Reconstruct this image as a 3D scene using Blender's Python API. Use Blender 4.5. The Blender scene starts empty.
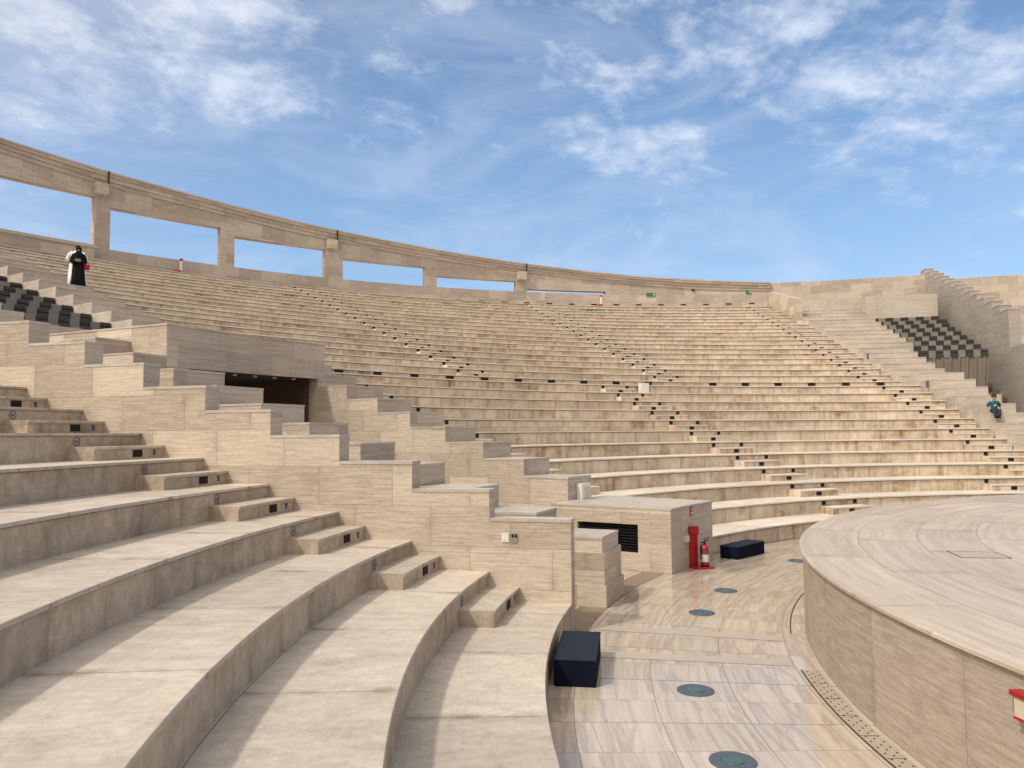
import bpy, bmesh, math, random
from math import radians as R, sin, cos, pi, sqrt
from mathutils import Vector, Matrix
random.seed(7)
sc = bpy.context.scene
COL = sc.collection
# ------------------------------------------------------------------ geometry of the bowl (surveyed units * U = metres)
U = 4/3
CX, CY = 12.36735*U, 5.1279*U            # centre of the concentric bowl
R1, W, HH = 12.157275, 0.89835, 0.306975 # first riser, tread, rise
SR, SZ = 9.8375, 0.8777                  # stage radius / height
RT = R1+31*W                             # face of the top wall
def Rk(k): return R1+W*(k-1)
def zk(k): return k*HH if k <= 12 else 12.69*HH+(k-13)*.984*HH
def pol(r, th, z): return Vector((CX+U*r*cos(R(th)), CY+U*r*sin(R(th)), U*z))

# ------------------------------------------------------------------ node helper
class V:
    def __init__(s, nt, sock): s.nt, s.s = nt, sock
    def m(s, op, o=None, o2=None):
        n = s.nt.nodes.new('ShaderNodeMath'); n.operation = op
        s.nt.links.new(s.s, n.inputs[0])
        for i, q in ((1, o), (2, o2)):
            if q is None: continue
            if isinstance(q, V): s.nt.links.new(q.s, n.inputs[i])
            else: n.inputs[i].default_value = q
        return V(s.nt, n.outputs[0])
    def __add__(s, o): return s.m('ADD', o)
    def __sub__(s, o): return s.m('SUBTRACT', o)
    def __mul__(s, o): return s.m('MULTIPLY', o)
    def __truediv__(s, o): return s.m('DIVIDE', o)
    def floor(s): return s.m('FLOOR')
    def fract(s): return s.m('FRACT')
    def lt(s, o): return s.m('LESS_THAN', o)
    def gt(s, o): return s.m('GREATER_THAN', o)
    def max(s, o): return s.m('MAXIMUM', o)
    def clamp01(s):
        n = s.nt.nodes.new('ShaderNodeClamp'); s.nt.links.new(s.s, n.inputs[0]); return V(s.nt, n.outputs[0])
    def ramp(s, a, b, c=0., d=1.):
        n = s.nt.nodes.new('ShaderNodeMapRange'); n.interpolation_type = 'SMOOTHSTEP'
        s.nt.links.new(s.s, n.inputs[0])
        for i, q in enumerate((a, b, c, d)): n.inputs[i+1].default_value = q
        return V(s.nt, n.outputs[0])
def vec(nt, x, y, z=0.):
    n = nt.nodes.new('ShaderNodeCombineXYZ')
    for i, q in enumerate((x, y, z)):
        if isinstance(q, V): nt.links.new(q.s, n.inputs[i])
        else: n.inputs[i].default_value = q
    return V(nt, n.outputs[0])
def noise(nt, v, scale=1., detail=5., rough=.55, dist=0.):
    n = nt.nodes.new('ShaderNodeTexNoise'); n.inputs['Scale'].default_value = scale
    n.inputs['Detail'].default_value = detail; n.inputs['Roughness'].default_value = rough
    n.inputs['Distortion'].default_value = dist
    nt.links.new(v.s, n.inputs['Vector']); return V(nt, n.outputs['Fac'])
def white(nt, v):
    n = nt.nodes.new('ShaderNodeTexWhiteNoise'); n.noise_dimensions = '3D'
    nt.links.new(v.s, n.inputs['Vector']); return V(nt, n.outputs['Value'])
def mixc(nt, f, a, b, mode='MIX'):
    n = nt.nodes.new('ShaderNodeMix'); n.data_type = 'RGBA'; n.blend_type = mode
    for key, q in (('Factor', f), ('A', a), ('B', b)):
        tgt = [i for i in n.inputs if i.name == key and i.type == ('VALUE' if key == 'Factor' else 'RGBA')][0]
        if isinstance(q, V): nt.links.new(q.s, tgt)
        elif key == 'Factor': tgt.default_value = q
        else: tgt.default_value = (*q, 1)
    return V(nt, [o for o in n.outputs if o.type == 'RGBA'][0])
def newmat(name):
    m = bpy.data.materials.new(name); m.use_nodes = True
    nt = m.node_tree; b = nt.nodes['Principled BSDF']
    return m, nt, b

def stone(name, ca, cb, bed=(1.5, 9.), joint=(1.2, .6), jw=.006, jdark=.55, cell=.10, rough=.6, pits=.5,
          stain=0., staincol=(.16, .10, .055), big=.12, bump=.15, veins=None, stagger=.5, spec=.35, grime=0., fix=None, dist=.15, speck=.22, halo=0., cellbed=0., pitv=(30., 95.)):
    ca, cb = [tuple(q*w for q, w in zip(c, (.978, 1., 1.03))) for c in (ca, cb)]
    m, nt, b = newmat(name)
    uvn = nt.nodes.new('ShaderNodeUVMap'); sp = nt.nodes.new('ShaderNodeSeparateXYZ')
    nt.links.new(uvn.outputs[0], sp.inputs[0])
    u0, v0 = V(nt, sp.outputs[0]), V(nt, sp.outputs[1])
    oi = nt.nodes.new('ShaderNodeObjectInfo'); rnd = V(nt, oi.outputs['Random'])
    u = u0+rnd*41.
    if fix: u = u0+fix[0]; v0 = v0+fix[1]
    row = (v0/joint[1]).floor()
    uj = u/joint[0]+row*stagger
    cellid = vec(nt, uj.floor(), row, rnd*13.)
    cv = white(nt, cellid)
    # bedding: shifted per slab so it breaks at the joints
    us = u*bed[0]+cv*23.; vs = v0*bed[1]+cv*17.
    n1 = noise(nt, vec(nt, us, vs), 1., 9., .72, dist)
    n2 = noise(nt, vec(nt, u*.35, v0*.35, rnd*5.), 1., 3., .5)
    n3 = noise(nt, vec(nt, u*11., v0*16.), 1., 7., .75)
    col = mixc(nt, (n1+(cv-.5)*cellbed).ramp(.32, .68), ca, cb)
    bright = (cv-.5)*(2*cell)+1.
    bright = bright*((n2-.5)*(2.4*big)+1.)*((n3-.5)*speck+1.)
    if veins:
        wv = noise(nt, vec(nt, u*veins[0]+cv*9., v0*veins[1]+cv*31.), 1., 5., .55, .35)
        vm = (wv-.5).m('ABSOLUTE').ramp(0., .045, 1., 0.)
        col = mixc(nt, vm*veins[2], col, veins[3])
    if stain > 0:
        s1 = noise(nt, vec(nt, u*4.5, v0*.45, rnd*31.), 1., 5., .65)
        s2 = noise(nt, vec(nt, u*.22, v0*.12, rnd*19.+3.), 1., 3., .55)
        s3 = noise(nt, vec(nt, u*.9, v0*1.6, rnd*11.), 1., 7., .75)
        sm = (s1.ramp(.45, .72)*.55+s3.ramp(.45, .7)*.7)*s2.ramp(.30, .53)
        col = mixc(nt, (sm*stain).clamp01(), col, staincol)
        s4 = noise(nt, vec(nt, u*.16, v0*.2, rnd*71.), 1., 4., .6)
        s5 = noise(nt, vec(nt, u*3., v0*.5, rnd*3.), 1., 4., .7)
        col = mixc(nt, (s4.ramp(.60, .70)*s5.ramp(.35, .65)*stain).clamp01(), col, (.07, .062, .055))
    if grime > 0:
        g = noise(nt, vec(nt, u*.8, v0*.9, 4.), 1., 6., .7, .8)
        col = mixc(nt, g.ramp(.5, .78)*grime, col, (.20, .155, .115))
    if pits > 0:
        p = noise(nt, vec(nt, u*pitv[0]+cv*50., v0*pitv[1]), 1., 3., .6)
        pc = noise(nt, vec(nt, u*2., v0*5., 9.), 1., 3., .6)
        pm = p.ramp(.585, .68)*pc.ramp(.42, .68)
        col = mixc(nt, pm*pits, col, (.16, .12, .085))
    fu, fv = uj.fract(), (v0/joint[1]).fract()
    jm = (fu*joint[0]).lt(jw).max((fv*joint[1]).lt(jw))
    if halo > 0:     # dirt that has crept out of the joints
        jd = (fu-.5).m('ABSOLUTE')*-1.+.5
        hn = noise(nt, vec(nt, u*.9, v0*1.7, 21.), 1., 5., .65)
        hm = (jd*joint[0]).ramp(0., .12, 1., 0.)*hn.ramp(.42, .66)*halo
        col = mixc(nt, hm, col, (.19, .13, .085))
    col = mixc(nt, jm*jdark, col, (.13, .105, .08))
    mb = nt.nodes.new('ShaderNodeMix'); mb.data_type = 'RGBA'; mb.blend_type = 'MULTIPLY'
    mb.inputs[0].default_value = 1.
    nt.links.new(col.s, mb.inputs[6]); cmb = vec(nt, bright, bright, bright); nt.links.new(cmb.s, mb.inputs[7])
    nt.links.new(mb.outputs[2], b.inputs['Base Color'])
    rr = (n1-.5)*.25+rough+(n2-.5)*.2
    nt.links.new(rr.clamp01().s, b.inputs['Roughness'])
    b.inputs['Specular IOR Level'].default_value = spec
    if bump > 0:
        bp = nt.nodes.new('ShaderNodeBump'); bp.inputs['Strength'].default_value = bump; bp.inputs['Distance'].default_value = .01
        hgt = n1*.5+n3*.4-jm*.6
        if pits > 0: hgt = hgt-pm*.8
        nt.links.new(hgt.s, bp.inputs['Height']); nt.links.new(bp.outputs[0], b.inputs['Normal'])
    return m
def plain(name, c, rough=.5, metal=0., var=.12, scale=8., bump=0., spec=.5):
    m, nt, b = newmat(name)
    tc = nt.nodes.new('ShaderNodeTexCoord'); v = V(nt, tc.outputs['Object'])
    n = noise(nt, v, scale, 5., .6)
    f = (n-.5)*(2*var)+1.
    col = mixc(nt, 1., c, vec(nt, f, f, f), 'MULTIPLY')
    nt.links.new(col.s, b.inputs['Base Color'])
    b.inputs['Roughness'].default_value = rough; b.inputs['Metallic'].default_value = metal
    b.inputs['Specular IOR Level'].default_value = spec
    if bump:
        bp = nt.nodes.new('ShaderNodeBump'); bp.inputs['Strength'].default_value = bump; bp.inputs['Distance'].default_value = .01
        nt.links.new(n.s, bp.inputs['Height']); nt.links.new(bp.outputs[0], b.inputs['Normal'])
    return m

M = {}
M['tread'] = stone('pale_travertine_tread', (.41, .345, .275), (.525, .455, .375), bed=(5.0, 2.2), joint=(1.9, 3.1), cell=.10, pits=.8, rough=.6, grime=.35, jw=.010, big=.09, jdark=.85, speck=.6, halo=.7, pitv=(60., 18.))
M['riser'] = stone('cloudy_travertine_riser', (.36, .28, .205), (.51, .42, .325), bed=(5.5, 4.), joint=(.85, 3.), cell=.10, pits=.4, stain=.5, staincol=(.2, .135, .085), rough=.6, stagger=0., jdark=.6, grime=.3, speck=.45, halo=.5)
M['tread_far'] = stone('lighter_travertine_tread', (.56, .475, .375), (.68, .595, .49), bed=(1., 3.), joint=(1.5, 3.1), cell=.07, pits=.2, rough=.6, grime=.35, jw=.008)  # lighter than the near treads, so nosing edges stand out pale
M['riser_far'] = stone('yellowed_travertine_riser', (.50, .395, .285), (.67, .56, .43), bed=(2.6, 1.4), joint=(1.05, 3.), cell=.07, pits=.25, stain=1., staincol=(.25, .14, .068), rough=.65, stagger=0., jdark=.6, big=.25, jw=.016, speck=.35, halo=.4)
M['wall'] = stone('banded_travertine_wall', (.38, .30, .225), (.575, .485, .375), bed=(1.8, 34.), joint=(1.22, .58), cell=.06, pits=.95, rough=.6, grime=.25, bump=.25, jdark=.7, speck=.6, halo=.25, cellbed=.14)
M['cap'] = stone('travertine_coping', (.40, .345, .285), (.51, .445, .375), bed=(2.2, 5.), joint=(1.3, 3.), cell=.08, pits=.4, rough=.55, grime=.3, speck=.4)
M['grey'] = stone('grey_and_shaded_stone_facing', (.37, .30, .24), (.52, .435, .36), bed=(.9, 16.), joint=(1.5, .62), cell=.09, pits=.4, rough=.65, grime=.25, jdark=.5, stain=.22, cellbed=.12)  # also painted on shaded inward faces of stepped walls, vent box and lintel
M['wing'] = stone('grey_beige_limestone_steps', (.41, .345, .275), (.55, .475, .395), bed=(.8, 10.), joint=(1.7, 3.), cell=.08, pits=.2, rough=.65, stain=.25, jdark=.35)
M['floor'] = stone('polished_veined_marble_floor', (.40, .325, .25), (.535, .455, .36), bed=(.4, 9.), joint=(.635, .85), jw=.008, cell=.05, pits=0., rough=.12, veins=(.3, 3.2, .6, (.30, .235, .185)), spec=.5, bump=.015, stagger=.0, grime=.1, jdark=.85, fix=(.415, .22), dist=.1)
M['stage_top'] = stone('veined_marble_stage_slabs', (.42, .345, .265), (.535, .455, .36), bed=(.5, 6.), joint=(1.5, .82), jw=.010, cell=.09, pits=0., rough=.38, veins=(.4, 3., .3, (.32, .25, .19)), spec=.3, bump=.02, stagger=.37, grime=.35, jdark=.7, dist=.1, halo=.4)
M['stage_wall'] = stone('banded_travertine_stage_wall', (.32, .25, .19), (.47, .385, .31), bed=(2.4, 26.), joint=(1.5, 3.), cell=.06, pits=1., rough=.55, grime=.45, bump=.3, dist=.3, jdark=.75, speck=.5, halo=.4)
M['strip'] = plain('brown_stone_strip', (.22, .165, .115), .6, 0, .25, 6., .1)
M['band'] = plain('beige_stone_band', (.42, .36, .29), .35, 0, .15, 3.)
M['drain'] = plain('tan_drain_slab', (.36, .305, .24), .5, 0, .18, 5., .1)
M['dark'] = plain('black_plastic', (.010, .010, .014), .7, spec=.2)
M['hole'] = plain('dark_hole', (.03, .025, .02), .8)
M['void'] = plain('painted_tunnel_shade', (.06, .045, .035), .8)  # painted shade of the tunnel: its end wall and the lintel's underside
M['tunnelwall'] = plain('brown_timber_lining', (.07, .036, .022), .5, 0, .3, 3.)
M['navy'] = plain('navy_carpet', (.005, .007, .018), .9, 0, .35, 60., .3, .1)
M['navytop'] = plain('lit_navy_carpet', (.016, .023, .036), .85, 0, .35, 25., .3, .15)  # top of the same carpet, its light from above put into the colour
M['red'] = plain('red_paint', (.34, .008, .014), .35, 0, .08)
M['whitep'] = plain('white_plastic', (.66, .64, .59), .4, 0, .04)
M['cream'] = plain('cream_plastic', (.55, .5, .38), .5, 0, .08)
M['steel'] = plain('brushed_steel', (.45, .45, .45), .35, .9, .1)
M['greysteel'] = plain('blue_grey_steel', (.085, .105, .13), .5, .2, .15, 14.)
M['lens'] = plain('frosted_green_glass', (.055, .10, .10), .25, 0, .15, 5., 0, .7)
M['blue'] = plain('blue_enamel', (.015, .03, .20), .4)
M['green'] = plain('green_sign', (.008, .17, .10), .5)
M['tiledark'] = plain('dark_slate_tile', (.036, .03, .026), .5, 0, .3, 3.)
M['tilesilver'] = plain('silver_grey_tile', (.19, .178, .15), .45, 0, .25, 2.)
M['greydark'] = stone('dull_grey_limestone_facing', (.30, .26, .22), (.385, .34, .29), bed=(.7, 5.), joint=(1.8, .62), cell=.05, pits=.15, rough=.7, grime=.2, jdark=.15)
M['ribs'] = plain('ribbed_bronze_panel', (.24, .205, .165), .55, 0, .2, 1.5)
M['sand'] = plain('sandy_ground', (.38, .31, .22), .9, 0, .25, .3)
M['skin'] = plain('skin', (.36, .2, .13), .5, 0, .06)
M['black_cloth'] = plain('black_cloth', (.008, .008, .010), .9, 0, .3, 12., .2, .1)
M['white_cloth'] = plain('white_cotton', (.75, .75, .76), .85, 0, .04, 9., .2, .2)
M['hair'] = plain('black_hair', (.010, .008, .007), .6, 0, .4, 30., .5)
M['teal'] = plain('teal_cotton', (.006, .09, .12), .85, 0, .15)
M['denim'] = plain('dark_denim', (.014, .017, .028), .85, 0, .2, 20.)
M['yellow'] = plain('yellow_print', (.55, .5, .2), .8)
M['tan'] = plain('tan_leather', (.33, .2, .09), .5)
M['redcloth'] = plain('red_fabric', (.45, .01, .03), .8)
M['shoe'] = plain('grey_shoe', (.12, .12, .13), .7)
M['eye'] = plain('dark_eye', (.01, .008, .006), .2)

# ------------------------------------------------------------------ object helpers
def empty(name, loc, label, cat, group=None):
    o = bpy.data.objects.new(name, None); o.empty_display_size = .2; COL.objects.link(o)
    o.location = loc; tag(o, label, cat, group); return o
def tag(o, label=None, cat=None, group=None, kind=None):
    if label: o['label'] = label
    if cat: o['category'] = cat
    if group: o['group'] = group
    if kind: o['kind'] = kind
    return o
def obj(name, bm, mats, parent=None, smooth=False):
    bmesh.ops.recalc_face_normals(bm, faces=bm.faces[:])
    me = bpy.data.meshes.new(name); bm.to_mesh(me); bm.free()
    for m in (mats if isinstance(mats, (list, tuple)) else [mats]): me.materials.append(M[m] if isinstance(m, str) else m)
    if smooth:
        for p in me.polygons: p.use_smooth = True
    return link(name, me, parent)
def depth(o):
    d = 0
    while o.parent: o = o.parent; d += 1
    return d
def wloc(o):
    v = Vector(o.location)
    while o.parent: o = o.parent; v = v+Vector(o.location)
    return v
def link(name, me, parent=None):
    o = bpy.data.objects.new(name, me); COL.objects.link(o)
    if parent:
        o.parent = parent
        # mesh data is in world space: undo the (rotation-free) parent offset
        o.matrix_parent_inverse = Matrix.Translation(-wloc_total(parent))
    return o
def wloc_total(o):
    # world translation of a rotation-free chain whose children carry parent inverses
    if o.parent is None: return Vector(o.location)
    return Vector(o.location) + (wloc_total(o.parent) + o.matrix_parent_inverse.translation)
def val(q, th): return q(th) if callable(q) else q
def lathe(bm, prof, t0, t1, mats=None, step=1., capmat=0, fl=0.):
    """closed profile [(r,z)] swept about the bowl's centre; r and z may be functions of the angle"""
    uv = bm.loops.layers.uv.verify()
    n = max(1, int(math.ceil(abs(t1-t0)/step))); P = len(prof)
    rings = []
    for i in range(n+1):
        th = t0+(t1-t0)*i/n
        rings.append((th, [(val(r, th), val(z, th)) for r, z in prof]))
    vs = [[bm.verts.new(pol(r, th, z)) for r, z in pr] for th, pr in rings]
    cum = [0.]
    p0 = rings[0][1]
    for j in range(P):
        a, c = p0[j], p0[(j+1) % P]; cum.append(cum[-1]+U*math.hypot(c[0]-a[0], c[1]-a[1]))
    for i in range(n):
        for j in range(P):
            k = (j+1) % P
            f = bm.faces.new((vs[i][j], vs[i+1][j], vs[i+1][k], vs[i][k]))
            rm = .5*(p0[j][0]+p0[k][0])
            ua, ub = U*rm*R(rings[i][0]), U*rm*R(rings[i+1][0])
            vert = abs(p0[j][0]-p0[k][0]) < .05
            if vert: va, vb = U*p0[j][1], U*p0[k][1]
            else: va, vb = U*p0[j][0], U*p0[k][0]
            for l, q in zip(f.loops, ((ua, va), (ub, va), (ub, vb), (ua, vb))): l[uv].uv = q
            if mats: f.material_index = mats[j]
    for i in (0, n):
        f = bm.faces.new(vs[i]); f.material_index = capmat
        for l, (r, z) in zip(f.loops, rings[i][1]): l[uv].uv = (U*r, U*z)
    return bm
def box(r0, r1, z0, z1): return [(r0, z0), (r1, z0), (r1, z1), (r0, z1)]
def lbox(bm, r0, r1, z0, z1, t0, t1, mats=None, step=1., capmat=0):
    return lathe(bm, box(r0, r1, z0, z1), t0, t1, mats, step, capmat)
def bbox(bm, c, size, rz=0., bev=0., mi=0, tilt=None):
    """bevelled box, centre c, size, in metres"""
    uv = bm.loops.layers.uv.verify()
    r = bmesh.ops.create_cube(bm, size=1.)
    mt = Matrix.Translation(c) @ Matrix.Rotation(rz, 4, 'Z') @ (tilt or Matrix()) @ Matrix.Diagonal((*size, 1))
    bmesh.ops.transform(bm, matrix=mt, verts=r['verts'])
    fs = list({f for v in r['verts'] for f in v.link_faces})
    if bev:
        es = list({e for v in r['verts'] for e in v.link_edges})
        fs = bmesh.ops.bevel(bm, geom=es, offset=bev, segments=2, affect='EDGES', profile=.5)['faces'] + [f for f in fs if f.is_valid]
    for f in fs:
        if f.is_valid: f.material_index = mi
    return bm
def cyl(bm, c, r, h, seg=24, r2=None, mi=0, rot=None):
    mt = Matrix.Translation(c) @ (rot or Matrix())
    q = bmesh.ops.create_cone(bm, cap_ends=True, segments=seg, radius1=r, radius2=r if r2 is None else r2, depth=h, matrix=mt)
    for f in {f for v in q['verts'] for f in v.link_faces}: f.material_index = mi
    return bm
def revolve(bm, prof, c, seg=20, mi=0):
    """solid of revolution about z, profile [(r,z)] from bottom to top"""
    rings = []
    for r, z in prof:
        if r < 1e-6: rings.append([bm.verts.new((c[0], c[1], c[2]+z))])
        else: rings.append([bm.verts.new((c[0]+r*cos(2*pi*i/seg), c[1]+r*sin(2*pi*i/seg), c[2]+z)) for i in range(seg)])
    for a, b in zip(rings, rings[1:]):
        for i in range(seg):
            q = [a[i % len(a)], a[(i+1) % len(a)], b[(i+1) % len(b)], b[i % len(b)]]
            q = list(dict.fromkeys(q))
            if len(q) > 2: bm.faces.new(q).material_index = mi
    for e, rg in ((0, rings[0]), (1, rings[-1])):
        if len(rg) > 2: bm.faces.new(rg).material_index = mi
    return bm
def tube(bm, pts, r, seg=8, mi=0):
    rings = []
    for i, p in enumerate(pts):
        p = Vector(p); d = (Vector(pts[min(i+1, len(pts)-1)])-Vector(pts[max(i-1, 0)])).normalized()
        a = d.orthogonal().normalized(); b2 = d.cross(a)
        rr = r[i] if isinstance(r, (list, tuple)) else r
        rings.append([bm.verts.new(p+rr*(cos(2*pi*k/seg)*a+sin(2*pi*k/seg)*b2)) for k in range(seg)])
    for a, b in zip(rings, rings[1:]):
        # align rings
        off = min(range(seg), key=lambda o: sum((a[k].co-b[(k+o) % seg].co).length for k in range(seg)))
        for k in range(seg):
            bm.faces.new((a[k], a[(k+1) % seg], b[(k+1+off) % seg], b[(k+off) % seg])).material_index = mi
    bm.faces.new(rings[0]); bm.faces.new(rings[-1]); return bm

# ------------------------------------------------------------------ setting: ground and floor
bm = bmesh.new()
uv = bm.loops.layers.uv.verify()
ring = [bm.verts.new((CX+4000*cos(2*pi*i/48), CY+4000*sin(2*pi*i/48), -.06)) for i in range(48)]
bm.faces.new(ring)
tag(obj('ground', bm, 'sand'), kind='structure')
bm = bmesh.new()
def sheet(bm, r0, r1, t0, t1, z, step=1., mi=0):
    uv = bm.loops.layers.uv.verify(); n = max(1, int(math.ceil((t1-t0)/step)))
    rm = 11.
    for i in range(n):
        a, b2 = t0+(t1-t0)*i/n, t0+(t1-t0)*(i+1)/n
        f = bm.faces.new([bm.verts.new(pol(r, t, z)) for r, t in ((r0, a), (r1, a), (r1, b2), (r0, b2))])
        f.material_index = mi
        for l, (r, t) in zip(f.loops, ((r0, a), (r1, a), (r1, b2), (r0, b2))): l[uv].uv = (U*rm*R(t), U*r)
sheet(bm, 9.0, 24.5, 60, 250, .0)
tag(obj('orchestra_floor', bm, 'floor'), kind='structure')
bm = bmesh.new()
sheet(bm, 12.02, 12.36, 139.9, 165.2, .003)
tag(obj('stone_strip', bm, 'strip'), kind='structure')
bm = bmesh.new()
for t in (168.0, 163.2):      # two plain radial bands crossing the floor
    sheet(bm, 10.05, 12.0, t, t+1.08, .003)
tag(obj('floor_band', bm, 'band'), kind='structure')

# perforated slabs round the foot of the stage
bm = bmesh.new()
a = 169.6
while a < 205:
    sheet(bm, SR+.02, SR+.155, a+.06, a+2.1, .004); a += 2.16
slab = obj('drain_channel', bm, ['drain'])
tag(slab, 'tan perforated drain slabs curving along the foot of the stage wall', 'drain')
bm = bmesh.new()
a = 170.
while a < 200:
    for j in range(3):
        for i in range(2):
            p = pol(SR+.045+.042*j, a+i*.55+.27*(j % 2)+random.uniform(-.05, .05), .0065)
            cyl(bm, p, .010, .002, 8)
    a += 1.1
tag(obj('drain_hole', bm, 'hole', slab), kind='stuff')
bm = bmesh.new()
sheet(bm, SR+.162, SR+.172, 169.7, 205, .0045)
obj('drain_slot', bm, 'dark', slab)
bm = bmesh.new(); sheet(bm, SR+.115, SR+.125, 149.8, 162.4, .0045)
obj('drain_slot', bm, 'dark', slab)

# ------------------------------------------------------------------ stage
st = empty('round_stage', pol(0, 0, 0), 'round raised travertine stage with polished slab top on the right', 'stage')
bm = bmesh.new()
lathe(bm, [(.5, 0), (SR-.03, 0), (SR-.03, SZ-.03), (.5, SZ-.03)], 0, 360, [0, 0, 0, 0], 1.)
obj('stage_wall', bm, 'stage_wall', st)
bm = bmesh.new()
lathe(bm, [(.02, SZ-.03), (SR, SZ-.03), (SR, SZ-.008), (SR-.008, SZ), (.02, SZ)], 0, 360, None, 1.)
obj('stage_top', bm, 'stage_top', st)
# square floor hatch outline
hc = [(8.45, 161.1), (8.0, 160.8), (7.96, 163.5), (8.41, 164.0)]
hp = [pol(r, t, SZ) for r, t in hc]; hcen = sum(hp, Vector())/4
hroot = empty('floor_hatch', hcen, 'square floor hatch outlined by dark metal frame on the stage', 'hatch')
bm = bmesh.new()
fo = [hcen+(p-hcen)*1.0 for p in hp]; fi = [hcen+(p-hcen)*.955 for p in hp]
for i in range(4):
    j = (i+1) % 4
    lo = [fo[i], fo[j], fi[j], fi[i]]
    vb = [bm.verts.new(p+Vector((0, 0, -.01))) for p in lo]; vt = [bm.verts.new(p+Vector((0, 0, .004))) for p in lo]
    bm.faces.new(vt); bm.faces.new(vb)
    for q in range(4): bm.faces.new((vb[q], vb[(q+1) % 4], vt[(q+1) % 4], vt[q]))
obj('hatch_frame', bm, 'dark', hroot)
bm = bmesh.new(); f = [bm.verts.new(p+Vector((0, 0, .0025))) for p in fi]; bm.faces.new(f)
fb = [bm.verts.new(p+Vector((0, 0, -.01))) for p in fi]; bm.faces.new(fb)
for q in range(4): bm.faces.new((fb[q], fb[(q+1) % 4], f[(q+1) % 4], f[q]))
obj('hatch_cover', bm, 'band', hroot)
# call box on the stage wall
cb = empty('call_box', pol(SR, -173.6, .69), 'cream call box with a red hood on the stage wall at the right edge', 'call box')
bm = bmesh.new(); lbox(bm, SR-.06, SR+.03, .635, .735, -173.68, -172.9, step=.4); obj('body', bm, 'cream', cb)
bm = bmesh.new(); lbox(bm, SR-.06, SR+.04, .737, .762, -173.8, -172.85, step=.4); obj('hood', bm, 'red', cb)
bm = bmesh.new(); lbox(bm, SR-.06, SR+.02, .64, .73, -173.8, -173.69, step=.4); obj('side_cover', bm, 'steel', cb)
bm = bmesh.new(); lbox(bm, SR-.06, SR+.035, .622, .633, -173.7, -172.88, step=.4); obj('base_plate', bm, 'red', cb)

# ------------------------------------------------------------------ seating tiers
def tier(parent, k, t0, t1, z, zprev, riser, tread, depth=None, step=1., name='seating_tier', nose=.016, capm=0):
    rk = Rk(k); ro = Rk(k+1)+.03 if depth is None else rk+depth
    bm = bmesh.new()
    gd = nose+(.05 if nose > .02 else .012); gz = .046 if nose > .02 else .038
    prof = [(rk+nose, zprev-.012), (rk+nose, z-gz), (rk+gd, z-gz), (rk+gd, z-.03), (rk, z-.03), (rk, z-.003), (rk+.003, z), (ro, z), (ro, zprev-.012)]
    lathe(bm, prof, t0, t1, [0, 0, 0, 1, 1, 1, 1, 0, 0], step, capm)
    return obj(name, bm, [riser, tread], parent)
# near left block
nb = empty('seating_block', pol(Rk(1), 168, 0), 'near left block of wide curved travertine seating tiers in the foreground', 'seating')
for k in range(1, 13): tier(nb, k, 165.3, 232, zk(k), zk(k-1), 'riser', 'tread')
# main bowl
mb = empty('seating_block', pol(Rk(1), 113, 0), 'main sweep of stained yellowish curved travertine tiers across the back', 'seating')
for k in range(1, 32):
    if k <= 2: t0, t1 = 84.65, 139.75
    elif k <= 12: t0, t1 = 84.65, 141.9
    elif k == 13: t0, t1 = 85.4, 141.9
    else: t0, t1 = 85.4, 145.
    t = tier(mb, k, t0, t1, zk(k), zk(k-1), 'riser_far', 'tread_far', depth=(.85 if k == 31 else None), nose=.034)
    if k == 13:
        for q in range(17):
            th = 137.8-q*3.16
            if abs(th-106.2) < 1.5: continue
            bm = bmesh.new(); lbox(bm, Rk(13)-.004, Rk(13)+.03, zk(12)+.05, zk(13)-.045, th-.32, th+.32, step=.4)
            obj('recessed_light', bm, 'dark', t)
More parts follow.
